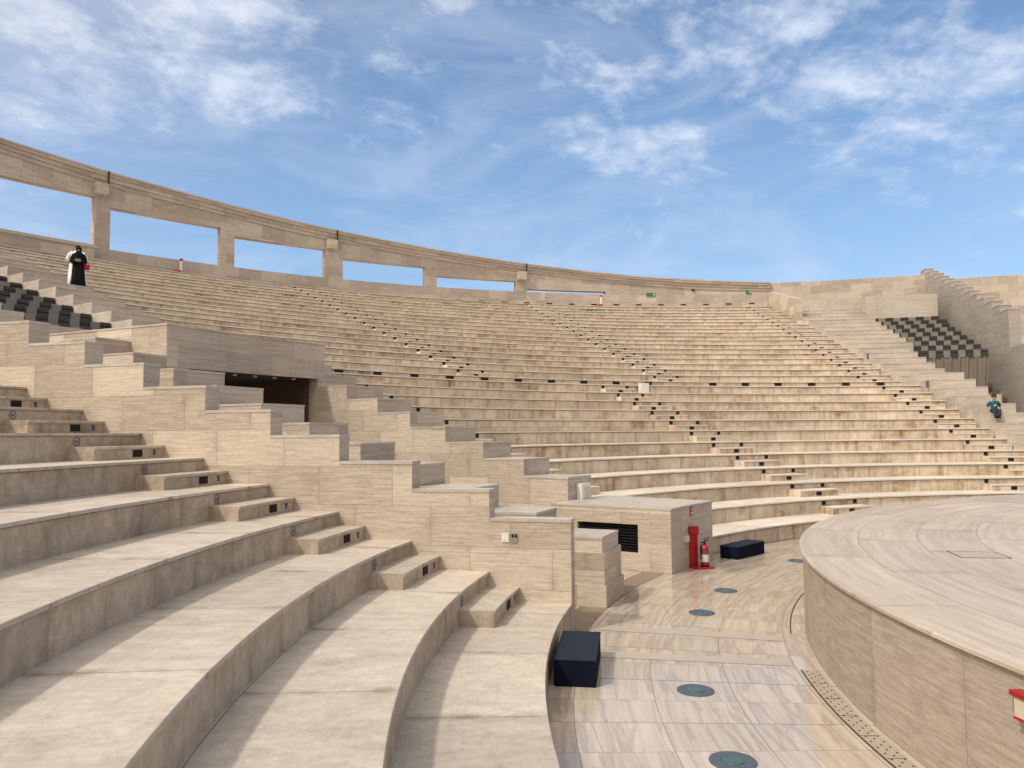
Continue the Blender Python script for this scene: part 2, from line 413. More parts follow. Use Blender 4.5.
# aisle steps: one flight per aisle, each step with its light and row markers
def flight(label, ks, tc, wid, mats, plate=0., marks=(.457, -.457), edge=None, near=False):
    root = empty('aisle_stairs', pol(Rk(ks[0]), tc(ks[0]) if callable(tc) else tc, zk(ks[0])), label, 'stairs', 'aisle steps between the seating tiers')
    for k in ks:
        if k == 12 or k+1 == 13: continue
        r1, r0 = Rk(k+1)+.02, Rk(k+1)-.335
        zb, zt = zk(k)-.012, .5*(zk(k)+zk(k+1))
        c = tc(k) if callable(tc) else tc
        hw = math.degrees(wid/2/Rk(k+1))
        t0, t1 = (edge, edge+2*hw) if edge else (c-hw, c+hw)
        if edge: c = .5*(t0+t1)
        bm = bmesh.new()
        lathe(bm, [(r0+.014, zb), (r0+.014, zt-.03), (r0, zt-.03), (r0, zt-.003), (r0+.003, zt), (r1, zt), (r1, zb)], t0, t1, [0, 1, 1, 1, 1, 0, 0], 1.2)
        s = obj('step', bm, mats, root)
        # light plate in the step's face
        d = lambda w, r: math.degrees(w/r)
        pc = c+d(plate, r0); pw = d(.075, r0)
        zz = zk(k)
        bm = bmesh.new(); lbox(bm, r0+.006, r0+.03, zz+.026, zt-.045, pc-pw, pc+pw, step=.3)
        obj('step_light', bm, 'dark', s)
        rr = Rk(k+1)+.016
        if near:
            # arrow sign on the step and a ringed letter on the tier's riser
            pc2 = t0+d(.17, r0); bm = bmesh.new(); lbox(bm, r0+.008, r0+.03, zt-.115, zt-.05, pc2-d(.016, r0), pc2+d(.016, r0), step=.3)
            lbox(bm, r0+.006, r0+.03, zt-.07, zt-.058, pc2-d(.026, r0), pc2+d(.026, r0), step=.3)
            obj('arrow_sign', bm, 'blue', s)
            tm = t1-d(.14, rr); zc = zk(k+1)-.095
            bm = bmesh.new()
            fr = (pol(rr-.004, tm, zc)); eu = (pol(rr-.004, tm+.1, zc)-fr).normalized(); ez = Vector((0, 0, 1)); en = eu.cross(ez)
            def strip(pts, w):
                for a, b2 in zip(pts, pts[1:]):
                    a, b2 = Vector(a), Vector(b2); dd = (b2-a).normalized(); pn = Vector((-dd.y, dd.x))*w
                    q = [a+pn, b2+pn, b2-pn, a-pn]
                    vv = [bm.verts.new(fr+eu*p[0]+ez*p[1]) for p in q]; bm.faces.new(vv)
            rad = .062
            strip([(rad*cos(x*pi/10), rad*sin(x*pi/10)) for x in range(21)], .006)
            for pts in ([(-.02, -.025), (-.02, .025)], [(.02, -.025), (.02, .025)], [(-.02, 0), (.02, 0)]): strip(pts, .006)
            obj('row_marker', bm, 'blue', s)
        else:
            for f in marks:
                tm = c+d(f, rr); mw = d(.045, rr)
                bm = bmesh.new(); lbox(bm, rr-.004, rr+.02, zt+.025, zk(k+1)-.042, tm-mw, tm+mw, step=.3)
                obj('row_marker', bm, 'dark', s)
    return root
flight('near aisle steps with blue ringed markers against the long stepped wall', list(range(1, 12)), 168, 1.17, ['riser', 'tread'], plate=-.12, edge=165.3, near=True)
FM = ['riser_far', 'tread_far']
flight('lower flight of aisle steps in the middle of the main tiers', list(range(1, 12)), lambda k: 115.2-math.degrees(.457/Rk(k+1)), 1.13, FM)
flight('upper flight of aisle steps right of centre in the main tiers', list(range(13, 31)), 106.42, 1.1, FM)
flight('upper flight of aisle steps left of centre in the main tiers', list(range(13, 31)), 125.05, 1.1, FM)
flight('right aisle steps climbing to the top beside the grey wing steps', [3, 4, 5, 6, 7, 8, 9, 10, 11]+list(range(13, 31)), lambda k: 86.75 if k < 12 else 87.2, 1.13, FM, marks=(.457,))
flight('short lowest flight of aisle steps half hidden behind the stage', [1, 2], 90.95, 1.13, FM, marks=(.457,))
flight('aisle steps running along the low stepped wall beyond the vent box', list(range(1, 12)), lambda k: 141.85-math.degrees(.6/Rk(k+1)), 1.13, FM, marks=(-.457,))

# ------------------------------------------------------------------ stepped walls
def stepped(name, label, ks, t0, t1, top, zbase=0., last=None, capt=.035, over=.006, mats=('wall', 'grey'), group=None, step=1., r0=None):
    root = empty(name, pol(Rk(ks[0]), .5*(t0+t1), 0), label, 'wall', group)
    bm = bmesh.new()
    for k in ks:
        a, b2 = Rk(k), Rk(k+1)
        lathe(bm, [(a, zbase), (b2, zbase), (b2, top(k)-capt), (a, top(k)-capt)], t0, t1, [0, 0, 0, 1], step, 0)  # inward ends get the greyer stone to paint in their shade
    obj('wall_body', bm, list(mats), root)
    for k in ks:
        bm = bmesh.new(); d = math.degrees(over/Rk(k))
        lathe(bm, box(Rk(k)-over, Rk(k+1)-over, top(k)-capt, top(k)), t0-d, t1+d, None, step)
        obj('coping', bm, 'cap', root)
    return root
wa = stepped('stepped_wall', 'long thin stepped wall beside the near seating with two sockets on its front end', list(range(1, 13)), 164.35, 165.3, lambda k: (k+2.87)*HH)
stepped('stepped_wall', 'thick stepped wall left of the dark tunnel mouth, behind the thin one', list(range(2, 12)), 154.3, 157.6, lambda k: (k+1.48)*HH)
stepped('stepped_wall', 'low stepped wall right of the tunnel, rising behind the white box', list(range(3, 13)), 141.92, 145.05, lambda k: (k+1.42-.024*(k-3))*HH)
stepped('stepped_wall', 'right hand stepped wall of pale blocks where the child sits', list(range(3, 13)), 80.9, 84.65, lambda k: (k+1.42)*HH, mats=('wing', 'wing'))
# stairs between the thin and the thick wall (seen only from the side)
gp = empty('passage_stairs', pol(13.2, 161, 0), 'narrow stone stair passage hidden between two stepped walls', 'stairs')
for k in range(2, 13): tier(gp, k, 157.6, 164.35, zk(k-1), zk(k-2), 'riser', 'tread', name='step')
# stone pillar at the thick wall's foot
pr = empty('stone_pier', pol(12.3, 157.4, 0), 'short stepped travertine pier at the foot of the thick wall', 'pier')
bm = bmesh.new(); lbox(bm, 12.03, 13.0, 0, .262, 155.35, 159.35, [0]*4); obj('base_course', bm, 'wall', pr)
bm = bmesh.new(); lbox(bm, 12.055, 13.0, .262, .648, 155.47, 159.27); obj('middle_course', bm, 'wall', pr)
bm = bmesh.new(); lbox(bm, 12.085, 13.0, .648, .805, 155.6, 159.12); obj('upper_course', bm, 'wall', pr)
bm = bmesh.new(); lbox(bm, 12.08, 13.0, .805, .835, 155.57, 159.15); obj('coping', bm, 'cap', pr)

# vent box at the foot of the main tiers
vb = empty('vent_box', pol(12.4, 144, 0), 'low travertine box with a dark louvred vent at the foot of the tiers', 'vent box')
bm = bmesh.new()
ZT = .965
T0, T1 = 139.75, 147.4
lo, hi, ra, rb = .27, .70, 12.43, 13.47
# body built round the vent opening in its radial face
lathe(bm, [(11.9, 0), (13.96, 0), (13.96, ZT-.03), (11.9, ZT-.03)], T0, 146.6, [0, 0, 0, 1])  # inward face in the grey that paints its shade
lbox(bm, 11.9, ra, 0, ZT-.03, 146.6, T1, [0, 0, 0, 1])
lbox(bm, rb, 13.96, 0, ZT-.03, 146.6, T1)
lbox(bm, ra, rb, 0, lo, 146.6, T1); lbox(bm, ra, rb, hi, ZT-.03, 146.6, T1)
obj('wall_body', bm, ['wall', 'grey'], vb)
bm = bmesh.new(); lathe(bm, box(11.885, 13.94, ZT-.03, ZT), T0, T1+.03); obj('top_slab', bm, 'cap', vb)
bm = bmesh.new(); lbox(bm, ra, rb, lo, hi, 146.62, 146.66); obj('vent_back', bm, 'hole', vb)
bm = bmesh.new()
for i in range(9):
    z = lo+.02+i*(hi-lo-.03)/9
    lathe(bm, [(ra+.01, z), (rb-.01, z), (rb-.01, z+.018), (ra+.01, z+.018)], 146.9, 147.2)
obj('louvre', bm, 'dark', vb)

# white box on the first step of the low wall
wb = empty('wall_speaker', pol(13.93, 143.4, 1.1), 'white ribbed wall speaker on the end of the low stepped wall', 'speaker')
bm = bmesh.new(); lbox(bm, Rk(3)-.12, Rk(3)-.012, .965, 1.235, 142.75, 143.95, step=.4); obj('body', bm, 'whitep', wb)
bm = bmesh.new()
for i in range(5): lbox(bm, Rk(3)-.135, Rk(3)-.12, .985, 1.215, 142.9+i*.2, 143.0+i*.2, step=.4)
obj('grille', bm, 'whitep', wb)
bm = bmesh.new(); lbox(bm, Rk(3)-.08, Rk(3)-.01, 1.03, 1.14, 142.5, 142.72, step=.4); obj('bracket', bm, 'steel', wb)

# ------------------------------------------------------------------ tunnel mouth with lintel
tl = empty('tunnel_portal', pol(Rk(10), 150, 0), 'wide grey lintel block over a dark tunnel mouth between two stepped walls', 'tunnel')
bm = bmesh.new(); ZL0, ZL1 = 3.33, 4.10
lathe(bm, [(Rk(10)-.004, ZL0), (Rk(17), ZL0), (Rk(17), ZL1-.03), (Rk(10)-.004, ZL1-.03)], 144.55, 155.67, [2, 0, 0, 1], 1., 0)  # underside and inward face carry their shade as darker colours
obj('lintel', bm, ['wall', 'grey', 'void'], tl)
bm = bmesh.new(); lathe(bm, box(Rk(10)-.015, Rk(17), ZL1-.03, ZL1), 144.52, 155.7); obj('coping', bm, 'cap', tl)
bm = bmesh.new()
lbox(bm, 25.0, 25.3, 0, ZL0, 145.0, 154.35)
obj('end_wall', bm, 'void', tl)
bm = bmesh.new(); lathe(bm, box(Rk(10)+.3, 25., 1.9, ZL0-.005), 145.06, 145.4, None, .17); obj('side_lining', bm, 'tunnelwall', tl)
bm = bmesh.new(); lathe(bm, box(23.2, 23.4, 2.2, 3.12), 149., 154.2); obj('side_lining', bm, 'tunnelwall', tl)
for i in range(5):
    bm = bmesh.new(); cyl(bm, pol(Rk(10)+.28, 146.3+i*1.42, ZL0-.018), .06, .045, 12); obj('downlight', bm, 'whitep', tl)

# ------------------------------------------------------------------ left wing upper steps
lw = empty('wing_steps', pol(Rk(14), 146.4, zk(13)), 'grey upper wing steps on the left where the couple stands', 'steps')
for k in range(14, 32):
    t1 = 147.85 if k < 24 else 153.5
    bm = bmesh.new(); z = zk(k)+.62*HH
    lathe(bm, [(Rk(k), zk(k-1)-.6), (Rk(k+1)+.02, zk(k-1)-.6), (Rk(k+1)+.02, z), (Rk(k)-.012, z), (Rk(k)-.012, z-.03), (Rk(k), z-.03)], 145., t1, [0]*6, 1.)
    obj('step', bm, 'wing', lw)
# right wing
rw = empty('wing_steps', pol(Rk(14), 82.5, zk(13)), 'grey beige upper wing steps right of the right aisle', 'steps')
for k in range(13, 29):
    t0 = 80.8 if k < 19 else 79.9
    bm = bmesh.new(); z = zk(k)+.65*HH
    lathe(bm, [(Rk(k), 3.), (Rk(k+1)+.02, 3.), (Rk(k+1)+.02, z), (Rk(k)-.012, z), (Rk(k)-.012, z-.03), (Rk(k), z-.03)], t0, 85.4, [0]*6, 1.)
    obj('step', bm, 'wing', rw)
bm = bmesh.new(); lathe(bm, box(Rk(29), RT-.02, 5., 9.30), 74.3, 85.4); obj('landing', bm, 'wing', rw)
pw = empty('parapet_wall', pol(35, 85.6, 8), 'sloping pale parapet climbing to the top wall right of the main tiers', 'wall')
bm = bmesh.new()
sl = lambda r: 8.98+(r-Rk(26))/(RT-Rk(26))*1.36
n = 10
for i in range(n):
    a = Rk(26)+(RT-.01-Rk(26))*i/n; b2 = Rk(26)+(RT-.01-Rk(26))*(i+1)/n
    lathe(bm, [(a, 7.), (b2, 7.), (b2, sl(b2)), (a, sl(a))], 85.42, 85.95, None, .6)
obj('wall_body', bm, 'wall', pw)
wbk = empty('back_wall', pol(RT, 80, 9), 'tall plain grey wall above the right wing steps', 'wall')
bm = bmesh.new(); lathe(bm, [(RT, 5.), (RT+.6, 5.), (RT+.6, lambda t: 10.87+(85.77-t)*.008), (RT, lambda t: 10.87+(85.77-t)*.008)], 73.3, 85.78, [0]*4)
obj('wall_body', bm, 'grey', wbk)
# cascades of chequered tiles
def cascade(label, ks, t0, t1, d, wid, mirror, ribs):
    root = empty('chequered_cascade', pol(Rk(ks[0]), .5*(t0+t1), zk(ks[0])), label, 'cascade', 'chequered tile cascades')
    for i, k in enumerate(ks):
        z = zk(k)+d*HH; zb = zk(k-1)+d*HH
        n = int(round((t1-t0)/wid)); a0 = t0
        bm = bmesh.new()
        for q in range(n):
            ta, tb = a0+q*(t1-t0)/n, a0+(q+1)*(t1-t0)/n
            dark = q % 2 == 0
            g = .03
            if dark:
                lathe(bm, [(Rk(k)-.02, zb-.02), (Rk(k+1)-.02, zb-.02), (Rk(k+1)-.02, z), (Rk(k)-.02, z), (Rk(k)-.02, z-.09), (Rk(k)+.03, z-.09), (Rk(k)+.03, z-.12), (Rk(k)-.02, z-.12)], ta, tb-g, None, .6)
            else:
                f0 = len(bm.faces)
                lathe(bm, [(Rk(k)-.005, zb-.02), (Rk(k+1)-.02, zb-.02), (Rk(k+1)-.02, z-.012), (Rk(k)-.005, z-.012)], ta, tb-g, [1]*4, .6, 1)
        obj('tile_row', bm, ['tiledark', 'tilesilver'], root)
    k = ks[0]; zt = zk(k-1)+d*HH-.02
    bm = bmesh.new()
    lathe(bm, [(Rk(k)+.02, zt), (Rk(ks[-1]+1), zk(ks[-1]-1)+d*HH-.03), (Rk(ks[-1]+1), zk(ks[-1]-1)-1.2), (Rk(k)+.55, zt-2.1), (Rk(k)+.55, zt-2.3), (Rk(k)+.5, zt-2.3)], t0, t1, [0]*6, .6)
    nr = int((t1-t0)/.6)
    for q in range(nr):
        ta = t0+(q+.35)*(t1-t0)/nr
        lathe(bm, [(Rk(k)-.03, zt), (Rk(k)+.06, zt), (Rk(k)+.54, zt-2.3), (Rk(k)+.45, zt-2.3)], ta, ta+.16, None, .2)
    obj('ribbed_panel', bm, 'ribs', root)
cascade('chequered black and silver tile cascade over a ribbed panel in the right wing', list(range(18, 27)), 74.6, 79.9, .05, .59, False, True)
cascade('chequered black and silver tile cascade at the far left edge', list(range(16, 25)), 147.9, 152.35, -.45, .59, True, True)
bm = bmesh.new(); lbox(bm, Rk(27)-.02, Rk(29)-.002, 4.5, 9.12, 74.3, 79.88)
o = tag(obj('retaining_wall', bm, 'wing'), 'pale retaining wall above the right tile cascade', 'wall')
bm = bmesh.new(); lbox(bm, Rk(14), Rk(16)-.03, 3.9, zk(15)-.5*HH, 147.9, 158.)
for k in range(16, 24): lbox(bm, Rk(k)-.025, Rk(k+1)-.03, 3.9, zk(k)-.47*HH, 152.4, 158.)
tag(obj('wing_ledge', bm, 'wing'), 'pale stepped stone ledge beside the tile cascade at the far left', 'ledge')
# tall stepped wall at far right
tw = empty('tall_stepped_wall', pol(Rk(19), 72.4, 0), 'tall grey wall with saw-tooth top steps at far right', 'wall')
def slab(bm, outline, off0, off1):
    """upright slab along the straight line of the tall wall; outline is (r, z), offsets in metres across the line"""
    uv = bm.loops.layers.uv.verify()
    pa, pb = pol(Rk(19), tt(Rk(19)), 0), pol(Rk(32), tt(Rk(32)), 0); d = (pb-pa)/(Rk(32)-Rk(19)); nn = Vector((d.y, -d.x, 0)).normalized()
    P = lambda r, z, o: pa+d*(r-Rk(19))+nn*o+Vector((0, 0, U*z))
    A = [bm.verts.new(P(r, z, off0)) for r, z in outline]; B = [bm.verts.new(P(r, z, off1)) for r, z in outline]
    for vs in (A, B):
        f = bm.faces.new(vs)
        for l, (r, z) in zip(f.loops, outline): l[uv].uv = (U*r, U*z)
    n = len(outline)
    for i in range(n):
        j = (i+1) % n; f = bm.faces.new((A[i], A[j], B[j], B[i]))
        (r0, z0), (r1, z1) = outline[i], outline[j]
        for l, q in zip(f.loops, ((0, U*(r0+z0)), (0, U*(r1+z1)), (.6, U*(r1+z1)), (.6, U*(r0+z0)))): l[uv].uv = q
tt = lambda r: 72.43+.0875*((r-R1)/W+1-19)
bm = bmesh.new(); ol = [(Rk(33), 0), (Rk(9), 0), (Rk(9), 5.53), (Rk(19), 5.53)]
for k in range(19, 33):
    top = 7.14+.319*(k-19); ol += [(Rk(k), top), (Rk(k+1), top)]
slab(bm, ol, 0., .6)
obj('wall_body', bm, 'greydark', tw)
for k in range(19, 33):
    top = 7.14+.319*(k-19); bm = bmesh.new()
    slab(bm, [(Rk(k)-.02, top), (Rk(k+1)-.02, top), (Rk(k+1)-.02, top+.035), (Rk(k)-.02, top+.035)], -.02, .62)
    obj('coping', bm, 'cap', tw)
bm = bmesh.new(); lbox(bm, Rk(19)-.05, Rk(31), 3., 5.53, 66., 71.4); obj('terrace', bm, 'wing', tw)
bm = bmesh.new(); lathe(bm, [(Rk(34), 4), (Rk(34)+.6, 4), (Rk(34)+.6, 10.93), (Rk(34), 10.93)], 55, 73.2, [0]*4)
tag(obj('back_wall', bm, 'wall'), 'cream wall showing behind the saw-tooth wall at the right edge', 'wall')
# passage floor wall under right cascade
bm = bmesh.new(); lbox(bm, Rk(20), Rk(20)+.3, 0, 3.7, 72.6, 80.8)
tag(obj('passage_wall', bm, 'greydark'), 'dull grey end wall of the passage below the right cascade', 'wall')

# ------------------------------------------------------------------ colonnade (top wall with openings)
def interp(tab):
    def f(t):
        if t >= tab[0][0]: a, b2 = tab[0], tab[1]
        elif t <= tab[-1][0]: a, b2 = tab[-2], tab[-1]
        else:
            for a, b2 in zip(tab, tab[1:]):
                if a[0] >= t >= b2[0]: break
        return a[1]+(t-a[0])/(b2[0]-a[0])*(b2[1]-a[1])
    return f
TOPz = interp([(143.29, 13.62), (137.6, 13.355), (133., 13.16), (122.25, 12.58), (118.84, 12.414), (106.8, 11.755), (103.78, 11.608), (96.84, 11.253), (88.28, 10.96), (85.8, 10.88)])
COR = interp([(143.27, 13.13), (137.98, 12.80), (131.88, 12.58), (122.71, 12.07), (107.67, 11.33), (96.85, 10.776), (92.54, 10.56), (85.96, 10.387)])
SIL = lambda t: 10.055+(137-t)*.0037
cw = empty('colonnade_wall', pol(RT, 115, zk(31)), 'long top wall with six wide openings under a moulded cornice', 'wall')
bm = bmesh.new()
TL = 152.
lathe(bm, [(RT, 8.), (RT+.42, 8.), (RT+.42, SIL), (RT, SIL)], 85.8, TL, [0]*4)
wins = [(138.22, 146.2, 12.24), (130.5, 137.34, 11.88), (123.05, 129.55, 11.565), (115.2, 121.71, 11.19), (107.58, 114.25, 10.757), (99.85, 106.65, 10.335)]
eps = .004
solid = [(85.8, 99.85)]
for (a, b2, l), nxt in zip(wins[::-1], (wins[::-1])[1:]+[(TL, TL, 0)]): solid.append((b2, nxt[0]))
for a, b2 in solid:
    if b2 > a: lathe(bm, [(RT, SIL), (RT+.42, SIL), (RT+.42, COR), (RT, COR)], a, b2, [0]*4)
for a, b2, l in wins:
    lathe(bm, [(RT, l), (RT+.42, l), (RT+.42, COR), (RT, COR)], a, b2, [0]*4)
obj('wall_body', bm, 'grey', cw)
for i, (ra_, f0, f1) in enumerate(((.06, 0., .30), (.12, .30, .62), (.2, .62, .86), (.24, .86, 1.))):
    bm = bmesh.new()
    lathe(bm, [(RT-ra_, lambda t: COR(t)+(TOPz(t)-COR(t))*f0), (RT+.42, lambda t: COR(t)+(TOPz(t)-COR(t))*f0), (RT+.42, lambda t: COR(t)+(TOPz(t)-COR(t))*f1), (RT-ra_, lambda t: COR(t)+(TOPz(t)-COR(t))*f1)], 85.8, TL, [0]*4)
    obj('cornice_course', bm, 'cap' if i == 3 else 'grey', cw)
for t in (137.55, 122.2, 106.72):
    bm = bmesh.new(); lbox(bm, RT-.36, RT-.0, COR(t)-.47, COR(t)-.02, t+.1, t+.82, step=.4); obj('corbel_block', bm, 'wall', cw)
    bm = bmesh.new(); lbox(bm, RT-.27, RT-.21, COR(t)-.02, TOPz(t)-.0, t+.02, t+.1, step=.4); obj('cable_strip', bm, 'hole', cw)
bm = bmesh.new(); lbox(bm, RT-.1, RT-.0, COR(92.3)-.12, COR(92.3)-.0, 92.2, 92.4, step=.4); obj('cable_strip', bm, 'hole', cw)
for i in range(17):
    t = 118.26-1.932*i
    bm = bmesh.new(); lbox(bm, RT-.012, RT+.02, 9.41+.0135*i, 9.48+.0135*i, t-.24, t+.24, step=.4); obj('recessed_light', bm, 'dark', cw)
cp = empty('coped_parapet', pol(RT-.7, 142, 9), 'low parapet with brown coping below the leftmost opening', 'wall')
bm = bmesh.new(); lbox(bm, RT-.62, RT-.25, 8.6, 9.87, 138.5, TL); obj('wall_body', bm, 'grey', cp)
bm = bmesh.new(); lbox(bm, RT-.68, RT-.2, 9.87, 10.0, 138.4, TL); obj('coping', bm, 'band', cp)

# ------------------------------------------------------------------ small things
def uplight(r, t, label):
    c = pol(r, t, 0); root = empty('floor_uplight', c, label, 'light', 'round uplights set in the orchestra floor')
    bm = bmesh.new(); revolve(bm, [(0, .001), (.2, .001), (.2, .008), (.19, .012), (.105, .012), (.10, .009), (0, .009)], c, 32); obj('rim', bm, 'greysteel', root)
    bm = bmesh.new(); revolve(bm, [(0, .0095), (.098, .0095), (.09, .014), (.05, .017), (0, .018)], c, 28); obj('lens', bm, 'lens', root, True)
for r, t, lb in ((10.98, 180.4, 'round floor uplight nearest the viewer, cut by the bottom edge'), (10.97, 173.3, 'round floor uplight just right of the navy step box'),
                 (10.93, 158.7, 'round floor uplight in the middle of the floor, third from front'), (10.89, 151.4, 'round floor uplight before the fire extinguisher'),
                 (10.8, 136.0, 'farthest round floor uplight, beside the rim of the stage')):
    uplight(r, t, lb)
def stepbox(ra_, rb_, t0, t1, h, label):
    root = empty('carpeted_step', pol(.5*(ra_+rb_), .5*(t0+t1), 0), label, 'step box', 'navy carpeted step boxes')
    a = [pol(ra_, t0, 0), pol(rb_, t0, 0), pol(rb_, t1, 0), pol(ra_, t1, 0)]
    cx = sum(a, Vector())/4; d = (a[3]-a[0]); L = d.length; wd = U*(rb_-ra_); ang = math.atan2(d.y, d.x)
    bm = bmesh.new(); bbox(bm, cx+Vector((0, 0, h/2-.01)), (L, wd, h-.02), ang, .012); obj('body', bm, 'navy', root)
    bm = bmesh.new(); bbox(bm, cx+Vector((0, 0, h-.01)), (L+.012, wd+.012, .02), ang, .008); obj('top_pad', bm, 'navytop', root)
stepbox(11.775, 12.125, 168.85, 173.35, .30, 'navy carpeted step box against the near tiers, foreground')
stepbox(11.57, 11.90, 133.9, 138.6, .28, 'navy carpeted step box beyond the fire extinguisher')

# fire extinguisher on its stand, sign and socket
fx = pol(11.83, 143.35, 0)
tang = Vector((-sin(R(143.35)), cos(R(143.35)), 0)); inw = Vector((-cos(R(143.35)), -sin(R(143.35)), 0))
fx = pol(11.80, 143.5, 0); tang = Vector((-.93, -.36, 0)).normalized(); inw = Vector((.36, -.93, 0)).normalized()
fang = math.atan2(tang.y, tang.x)
std = empty('extinguisher_stand', fx, 'red metal stand with tall back plate against the vent box', 'stand')
bm = bmesh.new()
bbox(bm, fx+tang*.10-inw*.02+Vector((0, 0, .42)), (.19, .05, .82), fang, .01)
bbox(bm, fx+tang*.10-inw*.0+Vector((0, 0, .76)), (.22, .07, .18), fang, .01)
obj('back_plate', bm, 'red', std)
bm = bmesh.new(); bbox(bm, fx-tang*.0+inw*.12+Vector((0, 0, .015)), (.42, .34, .03), fang, .008); obj('base_tray', bm, 'red', std)
ex = empty('fire_extinguisher', fx-tang*.07+inw*.13+Vector((0, 0, .03)), 'red fire extinguisher with white label standing on the red stand', 'extinguisher')
ec = Vector(ex.location)
bm = bmesh.new(); revolve(bm, [(0, 0), (.082, 0), (.086, .012), (.086, .36), (.082, .385), (.06, .42), (.03, .445), (0, .447)], ec, 24); obj('cylinder', bm, 'red', ex, True)
bm = bmesh.new(); revolve(bm, [(.0, -.0), (.09, -.0), (.09, .03), (.0, .03)], ec+Vector((0, 0, .0)), 24); obj('base_ring', bm, 'dark', ex)
bm = bmesh.new(); revolve(bm, [(0, .1), (.0872, .1), (.0872, .25), (0, .25)], ec, 24); obj('label_band', bm, 'whitep', ex)
bm = bmesh.new(); revolve(bm, [(0, .27), (.0873, .27), (.0873, .31), (0, .31)], ec, 24); obj('label_band', bm, 'greysteel', ex)
bm = bmesh.new(); revolve(bm, [(0, .44), (.026, .44), (.026, .5), (.018, .51), (0, .51)], ec, 14)
bbox(bm, ec-tang*.05+Vector((0, 0, .525)), (.14, .022, .014), fang+.25, .003)
bbox(bm, ec-tang*.05+Vector((0, 0, .565)), (.15, .022, .014), fang, .003, tilt=Matrix.Rotation(R(14), 4, 'Y'))
obj('valve_handle', bm, 'dark', ex)
bm = bmesh.new(); tube(bm, [ec+tang*.02+Vector((0, 0, .49)), ec+tang*.09+inw*.02+Vector((0, 0, .5)), ec+tang*.115+inw*.02+Vector((0, 0, .4)), ec+tang*.105+inw*.02+Vector((0, 0, .14))], .012); obj('hose', bm, 'dark', ex, True)
def on_vent(t, r=11.9):
    return pol(r, t, 0)
sg = empty('extinguisher_sign', pol(11.89, 143.4, .87), 'small red and white fire sign above the extinguisher stand', 'sign')
bm = bmesh.new(); lbox(bm, 11.885, 11.90, .79, .925, 143.3, 143.78, step=.3); obj('plate', bm, 'red', sg)
bm = bmesh.new()
lbox(bm, 11.881, 11.886, .865, .905, 143.5, 143.62, step=.3); lbox(bm, 11.881, 11.886, .81, .85, 143.38, 143.46, step=.3); lbox(bm, 11.881, 11.886, .81, .845, 143.54, 143.7, step=.3)
obj('pictogram', bm, 'whitep', sg)
sk = empty('wall_socket', pol(11.89, 144.7, .45), 'cream socket on the vent box left of the extinguisher stand', 'socket')
bm = bmesh.new(); lbox(bm, 11.85, 11.9, .41, .51, 144.5, 145.1, step=.3); obj('body', bm, 'cream', sk)
bm = bmesh.new(); lbox(bm, 11.845, 11.85, .43, .49, 144.6, 145.0, step=.3); obj('face_plate', bm, 'whitep', sk)
# sockets on the near wall end
th = 165.3
def wallplate(r0, r1, z0, z1, d0, d1, bm):
    d = lambda w: math.degrees(w/12.8)
    return lbox(bm, r0, r1, z0, z1, th+d(d0), th+d(d1), step=1.)
s1 = empty('wall_socket', pol(12.88, 165.3, .98), 'white square socket cover on the near stepped wall', 'socket')
bm = bmesh.new(); wallplate(12.835, 12.915, .935, 1.03, -.004, .012, bm); obj('cover', bm, 'whitep', s1)
bm = bmesh.new(); wallplate(12.86, 12.89, .955, .96, .012, .016, bm); obj('latch', bm, 'cream', s1)
s2 = empty('wall_socket', pol(12.77, 165.3, .98), 'grey two gang switch plate right of the white socket cover', 'socket')
bm = bmesh.new(); wallplate(12.735, 12.81, .93, 1.03, -.004, .010, bm); obj('cover', bm, 'steel', s2)
for a in (12.745, 12.78):
    bm = bmesh.new(); wallplate(a, a+.022, .985, 1.02, .010, .014, bm); obj('switch', bm, 'dark', s2)
# white cabinet on a tread near the diazoma
wc = empty('white_cabinet', pol(Rk(12)-.3, 111.4, zk(11)), 'small white cabinet standing on a tread beside the middle aisle', 'cabinet')
bm = bmesh.new(); lbox(bm, Rk(12)-.2, Rk(12)-.02, zk(11), zk(11)+.36, 110.95, 111.75, step=.7); obj('body', bm, 'whitep', wc)
bm = bmesh.new(); lbox(bm, Rk(12)-.21, Rk(12)-.2, zk(11)+.03, zk(11)+.33, 111.02, 111.68, step=.7); obj('door', bm, 'whitep', wc)
# green exit signs
for t, z, lb in ((95.95, 10.2, 'green exit sign on the top wall, centre'), (87.6, 10.33, 'small green exit sign at the right end of the top wall')):
    e = empty('exit_sign', pol(RT-.05, t, z), lb, 'sign')
    bm = bmesh.new(); lbox(bm, RT-.05, RT-.005, z-.095, z+.095, t-.37 if t > 90 else t-.22, t+.37 if t > 90 else t+.22, step=.4); obj('panel', bm, 'green', e)
    bm = bmesh.new(); lbox(bm, RT-.056, RT-.05, z-.05, z+.05, t-.3 if t > 90 else t-.18, t-.2 if t > 90 else t-.1, step=.4); obj('pictogram', bm, 'whitep', e)
# extinguisher posts by the top wall
for t, lb in ((133.2, 'white post with red base and red head on the left part of the top row'), (100.4, 'white post with red base below the narrow opening of the top wall')):
    c = pol(RT-.35, t, zk(31)); e = empty('marker_post', c, lb, 'post')
    bm = bmesh.new(); cyl(bm, c+Vector((0, 0, .5)), .075, .66, 12); obj('post', bm, 'whitep', e)
    bm = bmesh.new(); bbox(bm, c+Vector((-.1 if t < 120 else -.16, -.1, .1)), (.42, .3, .26), 0., .02); obj('base', bm, 'red', e)
    bm = bmesh.new(); revolve(bm, [(0, .83), (.1, .84), (.11, .9), (.08, .97), (0, .99)], c, 12); obj('cap', bm, 'redcloth', e)
